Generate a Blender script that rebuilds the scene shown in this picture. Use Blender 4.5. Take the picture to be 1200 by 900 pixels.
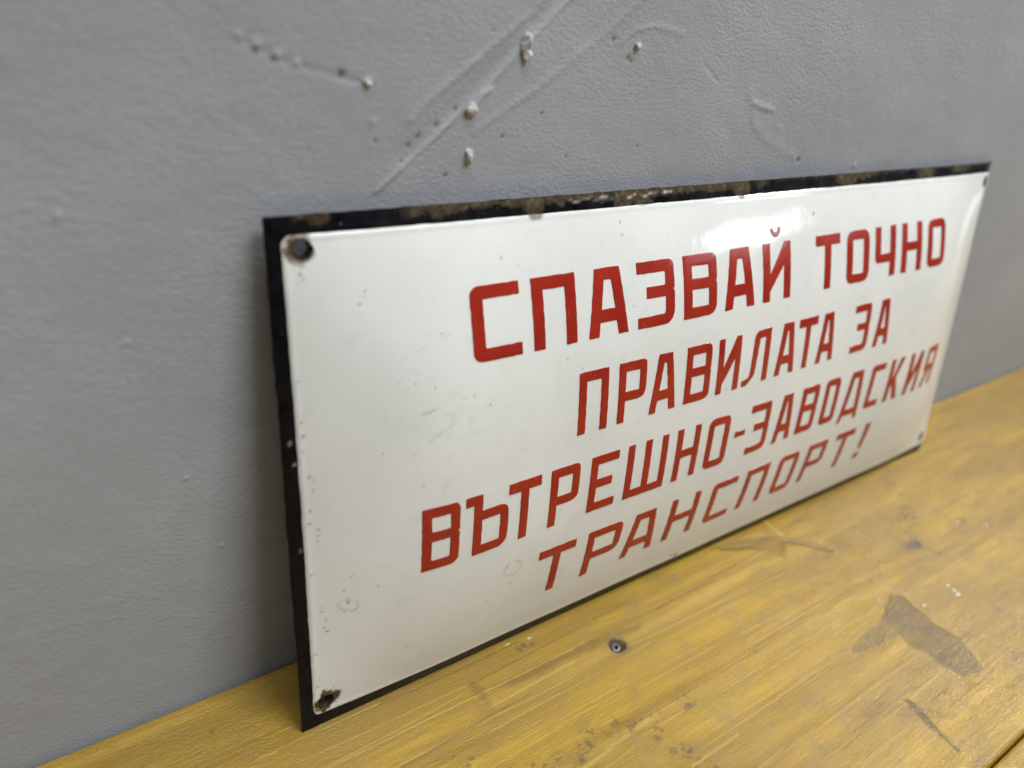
import bpy, bmesh, math, random
import numpy as np
from mathutils import Vector, Matrix
from mathutils.geometry import tessellate_polygon

for o in list(bpy.data.objects):
    bpy.data.objects.remove(o)
scene = bpy.context.scene
COL = scene.collection
rng = random.Random(7)

# ------------------------------------------------------------------ camera
# world: x runs along the wall, y into the wall (wall face y=0), z up, table top z=0; metres
cam_d = bpy.data.cameras.new('camera')
cam_d.sensor_width = 36.0
cam_d.lens = 28.1705
cam_d.clip_start = 0.005
cam_d.clip_end = 50
cam = bpy.data.objects.new('camera', cam_d)
COL.objects.link(cam)
cam.location = (-0.0634864622, -0.174869243, 0.208436238)
cam.rotation_euler = (1.07003792, -0.127383507, -0.625991186)
cam_d.dof.use_dof = True
cam_d.dof.focus_distance = 0.252
cam_d.dof.aperture_fstop = 7.0
scene.camera = cam

# ------------------------------------------------------------------ light
world = bpy.data.worlds.new('World')
scene.world = world
world.use_nodes = True
wn = world.node_tree.nodes
wl = world.node_tree.links
bg = wn['Background']
tc = wn.new('ShaderNodeTexCoord')
sx = wn.new('ShaderNodeSeparateXYZ')
rp = wn.new('ShaderNodeValToRGB')
wl.new(tc.outputs['Generated'], sx.inputs[0])
mr = wn.new('ShaderNodeMapRange')
mr.inputs['From Min'].default_value = -1
mr.inputs['From Max'].default_value = 1
wl.new(sx.outputs['Z'], mr.inputs['Value'])
wl.new(mr.outputs[0], rp.inputs['Fac'])
rp.color_ramp.elements[0].position = 0.30
rp.color_ramp.elements[0].color = (0.21, 0.20, 0.18, 1)      # room floor
rp.color_ramp.elements[1].position = 0.80
rp.color_ramp.elements[1].color = (0.60, 0.63, 0.66, 1)      # white ceiling
e = rp.color_ramp.elements.new(0.5)
e.color = (0.39, 0.415, 0.44, 1)                              # room walls
wl.new(rp.outputs[0], bg.inputs['Color'])
bg.inputs['Strength'].default_value = 0.25


def area(name, loc, target, sx_, sy_, power, color):
    d = bpy.data.lights.new(name, 'AREA')
    d.shape = 'RECTANGLE'
    d.size = sx_
    d.size_y = sy_
    d.energy = power
    d.color = color
    o = bpy.data.objects.new(name, d)
    COL.objects.link(o)
    o.location = loc
    v = Vector(target) - Vector(loc)
    o.rotation_euler = v.to_track_quat('-Z', 'Y').to_euler()
    return o


area('ceiling_lamp', (0.48, -0.90, 1.40), (0.10, 0, 0.05), 0.9, 0.35, 22.0, (0.96, 1.0, 1.0))
area('ceiling_lamp', (0.05, -0.38, 1.55), (0.1, -0.05, 0.0), 1.2, 0.25, 15.0, (0.96, 1.0, 1.0))
area('window_light', (1.80, -1.16, 0.62), (0.18, -0.01, 0.12), 0.24, 0.18, 1.9, (0.93, 0.98, 1.0))
area('window_light', (3.2, -0.42, 0.30), (0.3, -0.02, 0.1), 0.25, 0.8, 1.0, (0.95, 0.98, 1.0))
area('lamp_tube', (1.16, -0.085, 0.82), (0.20, -0.13, 0.0), 0.20, 0.10, 9.0, (1.0, 0.95, 0.86))

vs = scene.view_settings
vs.view_transform = 'Standard'
vs.look = 'None'
vs.exposure = -0.43
vs.gamma = 1.0
vs.use_curve_mapping = False
scene.render.engine = 'CYCLES'


# ------------------------------------------------------------------ helpers
def smooth(t):
    return t * t * (3 - 2 * t)


def vnoise(x, y, scale, seed):
    """value noise in 0..1, feature size 1/scale"""
    r = np.random.default_rng(seed)
    T = r.random((257, 257))
    X = x * scale + 1000.37
    Y = y * scale + 1000.71
    xi = np.floor(X).astype(int)
    yi = np.floor(Y).astype(int)
    fx = smooth(X - xi)
    fy = smooth(Y - yi)
    a = T[xi % 256, yi % 256]
    b = T[(xi + 1) % 256, yi % 256]
    c = T[xi % 256, (yi + 1) % 256]
    d = T[(xi + 1) % 256, (yi + 1) % 256]
    return (a * (1 - fx) + b * fx) * (1 - fy) + (c * (1 - fx) + d * fx) * fy


def fbm(x, y, scale, seed, octv=3):
    s = 0
    amp = 0.5
    tot = 0
    for i in range(octv):
        s = s + amp * vnoise(x, y, scale * 2 ** i, seed + i)
        tot += amp
        amp *= 0.5
    return s / tot


def sdpoly(px, py, poly):
    """signed distance to polygon, positive inside"""
    poly = np.array(poly, float)
    n = len(poly)
    d = np.full(px.shape, 1e9)
    ins = np.zeros(px.shape, bool)
    for i in range(n):
        ax, ay = poly[i]
        bx, by = poly[(i + 1) % n]
        ex, ey = bx - ax, by - ay
        t = np.clip(((px - ax) * ex + (py - ay) * ey) / (ex * ex + ey * ey + 1e-12), 0, 1)
        d = np.minimum(d, np.hypot(px - ax - t * ex, py - ay - t * ey))
        cond = ((ay > py) != (by > py))
        with np.errstate(divide='ignore', invalid='ignore'):
            xx = ax + (py - ay) * ex / (ey if ey != 0 else 1e-12)
        ins ^= cond & (px < xx)
    return np.where(ins, d, -d)


def sdline(px, py, pts):
    d = np.full(px.shape, 1e9)
    for (ax, ay), (bx, by) in zip(pts[:-1], pts[1:]):
        ex, ey = bx - ax, by - ay
        t = np.clip(((px - ax) * ex + (py - ay) * ey) / (ex * ex + ey * ey + 1e-12), 0, 1)
        d = np.minimum(d, np.hypot(px - ax - t * ex, py - ay - t * ey))
    return d


def mesh_obj(name, verts, faces, mat=None, parent=None, smooth_=True, attrs=None, uv=None):
    me = bpy.data.meshes.new(name)
    verts = np.asarray(verts, np.float32)
    if isinstance(faces, np.ndarray):
        nf = len(faces)
        k = faces.shape[1]
        me.vertices.add(len(verts))
        me.vertices.foreach_set('co', verts.ravel())
        me.loops.add(nf * k)
        me.loops.foreach_set('vertex_index', faces.astype(np.int32).ravel())
        me.polygons.add(nf)
        me.polygons.foreach_set('loop_start', np.arange(0, nf * k, k, dtype=np.int32))
        me.update(calc_edges=True)
    else:
        me.from_pydata([tuple(map(float, v)) for v in verts], [], faces)
    me.polygons.foreach_set('use_smooth', [smooth_] * len(me.polygons))
    if attrs:
        for k_, a in attrs.items():
            at = me.attributes.new(k_, 'FLOAT', 'POINT')
            at.data.foreach_set('value', np.asarray(a, np.float32).ravel())
    me.validate()
    me.update()
    if mat:
        me.materials.append(mat)
    o = bpy.data.objects.new(name, me)
    COL.objects.link(o)
    if parent:
        o.parent = parent
    return o


def grid_faces(nx, ny, keep=None):
    i = np.arange(nx - 1)[:, None]
    j = np.arange(ny - 1)[None, :]
    a = i * ny + j
    f = np.stack([a, a + ny, a + ny + 1, a + 1], -1).reshape(-1, 4)
    if keep is not None:
        f = f[keep.reshape(-1)]
    return f


def empty(name, loc=(0, 0, 0)):
    o = bpy.data.objects.new(name, None)
    o.empty_display_size = 0.02
    COL.objects.link(o)
    o.location = loc
    return o


# node helpers
class NT:
    def __init__(self, name):
        self.m = bpy.data.materials.new(name)
        self.m.use_nodes = True
        self.t = self.m.node_tree
        self.b = self.t.nodes['Principled BSDF']
        self.geo = None

    def n(self, typ, **kw):
        nd = self.t.nodes.new(typ)
        for k, v in kw.items():
            setattr(nd, k, v)
        return nd

    def l(self, a, b):
        self.t.links.new(a, b)

    def coord(self, scale=(1, 1, 1)):
        if self.geo is None:
            self.geo = self.n('ShaderNodeTexCoord')
        mp = self.n('ShaderNodeMapping')
        mp.inputs['Scale'].default_value = scale
        self.l(self.geo.outputs['Object'], mp.inputs['Vector'])
        return mp.outputs[0]

    def noise(self, scale, detail=3, rough=0.5, sc=(1, 1, 1), dist=0.0, vec=None):
        nd = self.n('ShaderNodeTexNoise')
        nd.inputs['Scale'].default_value = scale
        nd.inputs['Detail'].default_value = detail
        nd.inputs['Roughness'].default_value = rough
        nd.inputs['Distortion'].default_value = dist
        self.l(vec if vec else self.coord(sc), nd.inputs['Vector'])
        return nd.outputs['Fac']

    def ramp(self, src, stops):
        r = self.n('ShaderNodeValToRGB')
        el = r.color_ramp.elements
        while len(el) < len(stops):
            el.new(0.5)
        for e_, (p_, c_) in zip(el, stops):
            e_.position = p_
            e_.color = tuple(c_) + (1,) if len(c_) == 3 else c_
        self.l(src, r.inputs['Fac'])
        return r.outputs['Color']

    def mr(self, src, a, b, c=0.0, d=1.0):
        r = self.n('ShaderNodeMapRange')
        r.inputs['From Min'].default_value = a
        r.inputs['From Max'].default_value = b
        r.inputs['To Min'].default_value = c
        r.inputs['To Max'].default_value = d
        self.l(src, r.inputs['Value'])
        return r.outputs[0]

    def mix(self, fac, a, b, mode='MIX'):
        r = self.n('ShaderNodeMix', data_type='RGBA', blend_type=mode)
        if isinstance(fac, (int, float)):
            r.inputs[0].default_value = fac
        else:
            self.l(fac, r.inputs[0])
        for s, v in ((r.inputs[6], a), (r.inputs[7], b)):
            if isinstance(v, tuple):
                s.default_value = v + (1,) if len(v) == 3 else v
            else:
                self.l(v, s)
        return r.outputs[2]

    def math(self, op, a, b=None):
        r = self.n('ShaderNodeMath', operation=op)
        for s, v in ((r.inputs[0], a), (r.inputs[1], b)):
            if v is None:
                continue
            if isinstance(v, (int, float)):
                s.default_value = v
            else:
                self.l(v, s)
        return r.outputs[0]

    def attr(self, name):
        a = self.n('ShaderNodeAttribute', attribute_name=name)
        return a.outputs['Fac']

    def bump(self, h, dist, strength=1.0, prev=None):
        b = self.n('ShaderNodeBump')
        b.inputs['Strength'].default_value = strength
        b.inputs['Distance'].default_value = dist
        self.l(h, b.inputs['Height'])
        if prev:
            self.l(prev, b.inputs['Normal'])
        return b.outputs[0]

    def set(self, **kw):
        for k, v in kw.items():
            s = self.b.inputs[k.replace('_', ' ')]
            if isinstance(v, (int, float)):
                s.default_value = v
            elif isinstance(v, tuple):
                s.default_value = v + (1,) if len(v) == 3 else v
            else:
                self.l(v, s)


# ------------------------------------------------------------------ materials
def mat_wall():
    t = NT('grey_wall_paint')
    big = t.noise(14, 4, 0.55)
    col = t.ramp(big, [(0.3, (0.345, 0.358, 0.396)), (0.7, (0.392, 0.405, 0.445))])
    scuff = t.mr(t.noise(60, 5, 0.65), 0.62, 0.80)
    col = t.mix(t.math('MULTIPLY', scuff, 0.35), col, (0.36, 0.36, 0.37))
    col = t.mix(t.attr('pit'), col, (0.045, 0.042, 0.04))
    col = t.mix(t.attr('pale'), col, (0.50, 0.50, 0.51))
    t.set(Base_Color=col, Roughness=t.mr(t.noise(300, 2), 0.3, 0.7, 0.42, 0.60))
    b1 = t.bump(t.math('MULTIPLY', t.noise(1000, 2, 0.5, sc=(0.68, 1, 1)), t.mr(t.noise(28, 3, 0.6), 0.35, 0.7, 0.45, 1.1)), 0.00040, 0.62)
    b2 = t.bump(t.noise(2300, 2, 0.5), 0.00014, 0.7, b1)
    t.set(Normal=b2)
    t.b.inputs['Specular IOR Level'].default_value = 0.22
    return t.m


def mat_wood():
    t = NT('yellow_varnished_pine')
    w1 = t.noise(1.0, 4, 0.55, sc=(9, 90, 90), dist=0.6)
    w2 = t.noise(1.0, 3, 0.6, sc=(22, 520, 520))
    w3 = t.noise(1.0, 3, 0.6, sc=(14, 1300, 1300))
    patch = t.noise(22, 4, 0.6)
    grain = t.math('ADD', t.math('MULTIPLY', w1, 0.80), t.math('MULTIPLY', t.attr('ring'), 0.20))
    col = t.ramp(grain, [(0.28, (0.290, 0.165, 0.013)), (0.5, (0.400, 0.240, 0.020)), (0.70, (0.490, 0.305, 0.032))])
    col = t.mix(t.math('MULTIPLY', t.mr(w2, 0.46, 0.30), 0.42), col, (0.25, 0.145, 0.024))
    col = t.mix(t.math('MULTIPLY', t.mr(w3, 0.56, 0.64), 0.50), col, (0.58, 0.40, 0.09))
    col = t.mix(t.math('MULTIPLY', t.mr(patch, 0.50, 0.72), 0.30), col, (0.31, 0.205, 0.055))
    w4 = t.noise(1.0, 4, 0.65, sc=(120, 1500, 1500))
    col = t.mix(t.math('MULTIPLY', t.mr(w4, 0.50, 0.34), 0.25), col, (0.20, 0.120, 0.030))
    fib = t.noise(1.0, 3, 0.7, sc=(55, 2600, 2600))
    col = t.mix(t.math('MULTIPLY', t.mr(fib, 0.58, 0.66), 0.50), col, (0.60, 0.42, 0.12))
    col = t.mix(t.math('MULTIPLY', t.mr(fib, 0.42, 0.34), 0.60), col, (0.21, 0.125, 0.026))
    mot = t.noise(75, 5, 0.65)
    col = t.mix(t.math('MULTIPLY', t.mr(mot, 0.52, 0.68), 0.50), col, (0.24, 0.165, 0.060))
    fl = t.math('MULTIPLY', t.mr(t.noise(1100, 2, 0.5), 0.68, 0.74), t.mr(t.noise(30, 3, 0.6), 0.50, 0.62))
    col = t.mix(t.math('MULTIPLY', fl, 0.6), col, (0.13, 0.085, 0.035))
    broad = t.noise(1.0, 4, 0.6, sc=(6, 22, 22), dist=0.5)
    col = t.mix(t.math('MULTIPLY', t.mr(broad, 0.44, 0.60), 0.75), col, (0.285, 0.175, 0.036))
    col = t.mix(t.attr('light'), col, (0.60, 0.42, 0.10))
    col = t.mix(t.attr('stain_shade'), col, (0.120, 0.074, 0.024))
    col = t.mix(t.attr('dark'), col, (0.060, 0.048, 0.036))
    col = t.mix(t.attr('chip_glint'), col, (0.72, 0.68, 0.55))
    wear = t.noise(45, 4, 0.6)
    rough = t.mr(wear, 0.3, 0.7, 0.15, 0.28)
    t.set(Base_Color=col, Roughness=rough)
    b1 = t.bump(w2, 0.00012, 0.6)
    b2 = t.bump(t.noise(1.0, 2, 0.5, sc=(700, 2400, 2400)), 0.00030, 0.95, b1)
    b3 = t.bump(t.noise(1500, 2, 0.6), 0.00020, 0.6, b2)
    t.set(Normal=b3)
    t.b.inputs['Specular IOR Level'].default_value = 0.5
    return t.m


def mat_white():
    t = NT('white_enamel')
    n1 = t.noise(28, 4, 0.6)
    col = t.ramp(n1, [(0.35, (0.735, 0.745, 0.735)), (0.65, (0.790, 0.798, 0.788))])
    grime = t.mr(t.noise(150, 5, 0.7), 0.58, 0.78)
    col = t.mix(t.math('MULTIPLY', grime, 0.10), col, (0.52, 0.50, 0.44))
    speck = t.mr(t.noise(900, 2, 0.5), 0.765, 0.80)
    sparse = t.mr(t.noise(40, 2, 0.5), 0.52, 0.60)
    col = t.mix(t.math('MULTIPLY', t.math('MULTIPLY', speck, sparse), 0.8), col, (0.16, 0.14, 0.12))
    col = t.mix(t.attr('grey'), col, (0.40, 0.39, 0.35))
    rustc = t.ramp(t.noise(1100, 3, 0.6), [(0.36, (0.035, 0.020, 0.010)), (0.54, (0.12, 0.068, 0.020)), (0.72, (0.34, 0.235, 0.08))])
    col = t.mix(t.attr('rust'), col, rustc)
    col = t.mix(t.attr('dark'), col, (0.030, 0.022, 0.020))
    rg = t.math('ADD', t.mr(t.noise(90, 4, 0.6), 0.4, 0.75, 0.06, 0.14), t.math('MULTIPLY', t.attr('rust'), 0.5))
    t.set(Base_Color=col, Roughness=rg)
    b1 = t.bump(t.noise(75, 3, 0.5), 0.00016, 0.6)
    b2 = t.bump(t.noise(300, 2, 0.5), 0.00002, 0.5, b1)
    t.set(Normal=b2)
    t.b.inputs['Specular IOR Level'].default_value = 0.25
    return t.m


def mat_black():
    t = NT('black_enamel_edge')
    n1 = t.noise(160, 4, 0.6)
    col = t.ramp(n1, [(0.35, (0.003, 0.003, 0.004)), (0.7, (0.010, 0.009, 0.011))])
    rustc = t.ramp(t.noise(500, 4, 0.65), [(0.34, (0.022, 0.016, 0.011)), (0.54, (0.060, 0.040, 0.019)), (0.76, (0.16, 0.125, 0.058))])
    col = t.mix(t.attr('rust'), col, rustc)
    chips = t.mr(t.noise(620, 3, 0.6), 0.70, 0.74)
    col = t.mix(t.math('MULTIPLY', chips, 0.45), col, (0.20, 0.18, 0.17))
    col = t.mix(t.attr('pale'), col, (0.75, 0.74, 0.70))
    t.set(Base_Color=col, Roughness=t.math('ADD', t.mr(n1, 0.3, 0.7, 0.15, 0.28), t.math('MULTIPLY', t.attr('rust'), 0.4)))
    t.set(Normal=t.bump(t.noise(350, 4, 0.65), 0.00020, 0.8))
    t.b.inputs['Specular IOR Level'].default_value = 0.14
    return t.m


def mat_red():
    t = NT('red_enamel')
    n1 = t.noise(90, 3, 0.5)
    col = t.ramp(n1, [(0.35, (0.315, 0.019, 0.010)), (0.65, (0.375, 0.027, 0.013))])
    worn = t.math('MULTIPLY', t.mr(t.noise(1.0, 3, 0.6, sc=(1500, 260, 400)), 0.60, 0.72), t.mr(t.noise(48, 2, 0.5), 0.50, 0.60))
    col = t.mix(t.math('MULTIPLY', worn, 0.5), col, (0.52, 0.16, 0.11))
    t.set(Base_Color=col, Roughness=t.mr(n1, 0.3, 0.7, 0.14, 0.24))
    b1 = t.bump(t.noise(260, 3, 0.55), 0.00005, 0.6)
    t.set(Normal=b1)
    t.b.inputs['Specular IOR Level'].default_value = 0.4
    return t.m


def mat_plain(name, c, rough=0.5, metal=0.0, ns=400, amp=0.25, bd=0.0002):
    t = NT(name)
    n1 = t.noise(ns, 3, 0.6)
    lo = tuple(x * (1 - amp) for x in c)
    hi = tuple(min(1, x * (1 + amp)) for x in c)
    t.set(Base_Color=t.ramp(n1, [(0.35, lo), (0.65, hi)]), Roughness=rough, Metallic=metal)
    t.set(Normal=t.bump(n1, bd, 0.7))
    return t.m


M_WALL, M_WOOD, M_WHITE, M_BLACK, M_RED = mat_wall(), mat_wood(), mat_white(), mat_black(), mat_red()
M_CRUMB = mat_plain('painted_plaster_crumb', (0.50, 0.50, 0.50), 0.6, ns=900)
M_SCREW = mat_plain('worn_screw_steel', (0.13, 0.13, 0.15), 0.45, 1.0)
M_SLEEVE = mat_plain('dark_brown_sleeve', (0.045, 0.022, 0.012), 0.8, 0.0, ns=1200, amp=0.6)  # dark brown for the sleeves added behind the holes


# ------------------------------------------------------------------ wall
def axis(dense0, dense1, step, lo, hi):
    mid = np.arange(dense0, dense1 + step / 2, step)
    a, s = [], step
    x = dense0
    while x > lo:
        s *= 1.12
        x -= s
        a.append(max(x, lo))
    b, s = [], step
    x = mid[-1]
    while x < hi:
        s *= 1.12 if s < 0.002 else 1.02 if s < 0.0028 else 1.35
        x += s
        b.append(min(x, hi))
    return np.concatenate([a[::-1], mid, b])


def build_wall():
    xs = axis(-0.09, 0.26, 0.00055, -1.2, 2.2)
    zs = axis(-0.001, 0.215, 0.00055, -0.25, 1.6)
    X, Z = np.meshgrid(xs, zs, indexing='ij')
    h = np.zeros(X.shape)                                # height towards the room
    h += (fbm(X, Z, 9, 11, 3) - 0.5) * 0.0022 * np.clip(Z / 0.03, 0, 1)
    h += (fbm(X, Z, 45, 21, 3) - 0.5) * 0.0004 * np.clip(Z / 0.01, 0, 1)
    h += (fbm(X, Z, 170, 31, 2) - 0.5) * 0.00012
    mm = 1e-3
    px, pz = X / mm, Z / mm
    wob = (vnoise(X, Z, 120, 41) - 0.5) * 1.2

    def ridge(pts, wd, ht):
        nonlocal h
        d = sdline(px + wob, pz + wob * 0.6, pts)
        mod = 0.55 + 0.9 * vnoise(X, Z, 160, 51)
        h += ht * np.exp(-(d / wd) ** 2) * mod
    # trowel marks left in the plaster under the paint
    ridge([(30, 151), (43.7, 162.3), (57.6, 174.3), (66.9, 183.2), (88, 203)], 0.6, 0.00034)
    ridge([(38, 168), (42.6, 172.6), (56.3, 183.0), (71.6, 194.4), (80, 203)], 1.0, 0.00027)
    ridge([(58, 165.4), (62.4, 168.4), (73.8, 174.9), (84.2, 181.6), (98.7, 191.9), (112, 203)], 1.1, 0.00017)
    ridge([(104.2, 188.9), (108.2, 192.4), (116.2, 194.0), (127.3, 192.3)], 0.8, 0.00014)
    ridge([(139.4, 184.5), (147.1, 179.7)], 0.5, -0.0002)
    ridge([(167.9, 173.4), (179.1, 170.7)], 0.8, 0.0003)
    ridge([(165, 177), (172, 166), (183, 160), (199, 154)], 1.6, 0.00012)
    ridge([(-3.5, 184.8), (0.8, 183.4), (5.4, 181.4), (9.2, 180.3), (20.1, 178.3), (26.5, 176.8)], 0.8, -0.00015)
    # groove between the two main trowel ridges
    d = sdline(px, pz, [(38, 160), (60, 180), (84, 203)])
    h -= 0.00038 * np.exp(-(d / 2.4) ** 2)
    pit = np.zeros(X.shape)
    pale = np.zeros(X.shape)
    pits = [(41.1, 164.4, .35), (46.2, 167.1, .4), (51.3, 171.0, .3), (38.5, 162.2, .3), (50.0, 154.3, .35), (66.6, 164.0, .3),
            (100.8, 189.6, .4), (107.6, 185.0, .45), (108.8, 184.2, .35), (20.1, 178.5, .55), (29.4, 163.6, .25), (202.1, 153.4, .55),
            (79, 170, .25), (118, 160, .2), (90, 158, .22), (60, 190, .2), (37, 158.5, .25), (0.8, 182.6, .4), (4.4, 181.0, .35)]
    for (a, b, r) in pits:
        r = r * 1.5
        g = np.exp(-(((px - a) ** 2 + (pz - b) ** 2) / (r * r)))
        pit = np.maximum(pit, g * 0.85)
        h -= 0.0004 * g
    for (a, b, r, hh) in [(26.5, 176.8, .9, .0008), (5.5, 181.9, .9, .0005), (1, 183.8, .8, .0005), (9.6, 180.4, .7, .0005), (-2.6, 185.2, .8, .0004),
                          (174.7, 188.2, .6, .00015), (28.5, 168, .8, .0003), (185, 165, 1.0, .0002), (176, 172, 1.2, .0002), (-30, 120, .6, .0004), (-20, 80, .6, .0004),
                          (-12, 55, .5, .0004), (-40, 150, .7, .0004), (240, 150, .9, .0004), (262, 120, .9, .0003)]:
        g = np.exp(-(((px - a) ** 2 + (pz - b) ** 2) / (r * r)))
        h += hh * g
        pale = np.maximum(pale, 0.2 * g)
    d = sdline(px, pz, [(56.5, 171.6), (59, 174.6), (61, 176.0)])
    pale = np.maximum(pale, 0.8 * np.exp(-(d / 0.6) ** 2))
    h += 0.0006 * np.exp(-(d / 0.6) ** 2)
    V = np.stack([X, -h, Z], -1).reshape(-1, 3)
    f = grid_faces(len(xs), len(zs))
    w = mesh_obj('wall', V, f, M_WALL, attrs={'pit': pit, 'pale': pale})
    w['kind'] = 'structure'

    # crumbs of plaster caught under the paint
    def crumb(x, z, r, seed, st=(1, 1, 1)):
        bm = bmesh.new()
        bmesh.ops.create_icosphere(bm, subdivisions=3, radius=1)
        rr = random.Random(seed)
        ph = [rr.uniform(0, 6) for _ in range(6)]
        for v in bm.verts:
            c = v.co.copy()
            k = 1 + 0.28 * math.sin(3.1 * c.x + ph[0]) * math.cos(2.7 * c.z + ph[1]) + 0.18 * math.sin(6.1 * c.y + ph[2] + 4 * c.x) \
                + 0.10 * math.sin(11 * c.z + ph[3]) * math.sin(9 * c.x + ph[4])
            v.co = Vector((c.x * st[0], c.y * st[1], c.z * st[2])) * k * r
        me = bpy.data.meshes.new('plaster_crumb')
        bm.to_mesh(me)
        bm.free()
        for p_ in me.polygons:
            p_.use_smooth = True
        me.materials.append(M_CRUMB)
        o = bpy.data.objects.new('plaster_crumb', me)
        COL.objects.link(o)
        o.location = (x * mm, -0.0003, z * mm)
        o.parent = w
    crumb(70.6, 187.4, 0.0015, 1, (0.9, 0.9, 1.5))
    crumb(71.2, 184.4, 0.0013, 2, (0.9, 0.8, 1.1))
    crumb(55.8, 170.9, 0.0015, 3, (1.0, 0.8, 1.0))
    crumb(56.4, 159.2, 0.00135, 4, (0.8, 0.8, 1.6))
    crumb(26.5, 176.8, 0.0008, 5, (1.2, 0.7, 0.9))
    crumb(110.1, 188.3, 0.0009, 6, (1.0, 0.7, 1.1))
    return w


# ------------------------------------------------------------------ table
SCREW = (106.9, -48.1)
# long pale scratches in the varnish: x0, y0, x1, y1, half width (mm), strength
KLINES = [(-8, -41.0, 92, -41.8, .26, .75), (-5, -35.3, 52, -36.6, .20, .65), (12, -50.3, 84, -51.0, .26, .7), (109, -50.3, 195, -53.5, .40, .6),
          (30, -61, 98, -60.2, .22, .4), (-30, -28.5, 40, -30, .18, .4), (96, -62.5, 160, -63.5, .3, .4), (44, -80.6, 96, -76.6, .34, .6), (55, -83.5, 84, -81.3, .26, .55),
          (-60, -19, -5, -20.5, .2, .35), (120, -40, 190, -42.5, .3, .35), (130, -33, 178, -34.5, .25, .3)]


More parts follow.
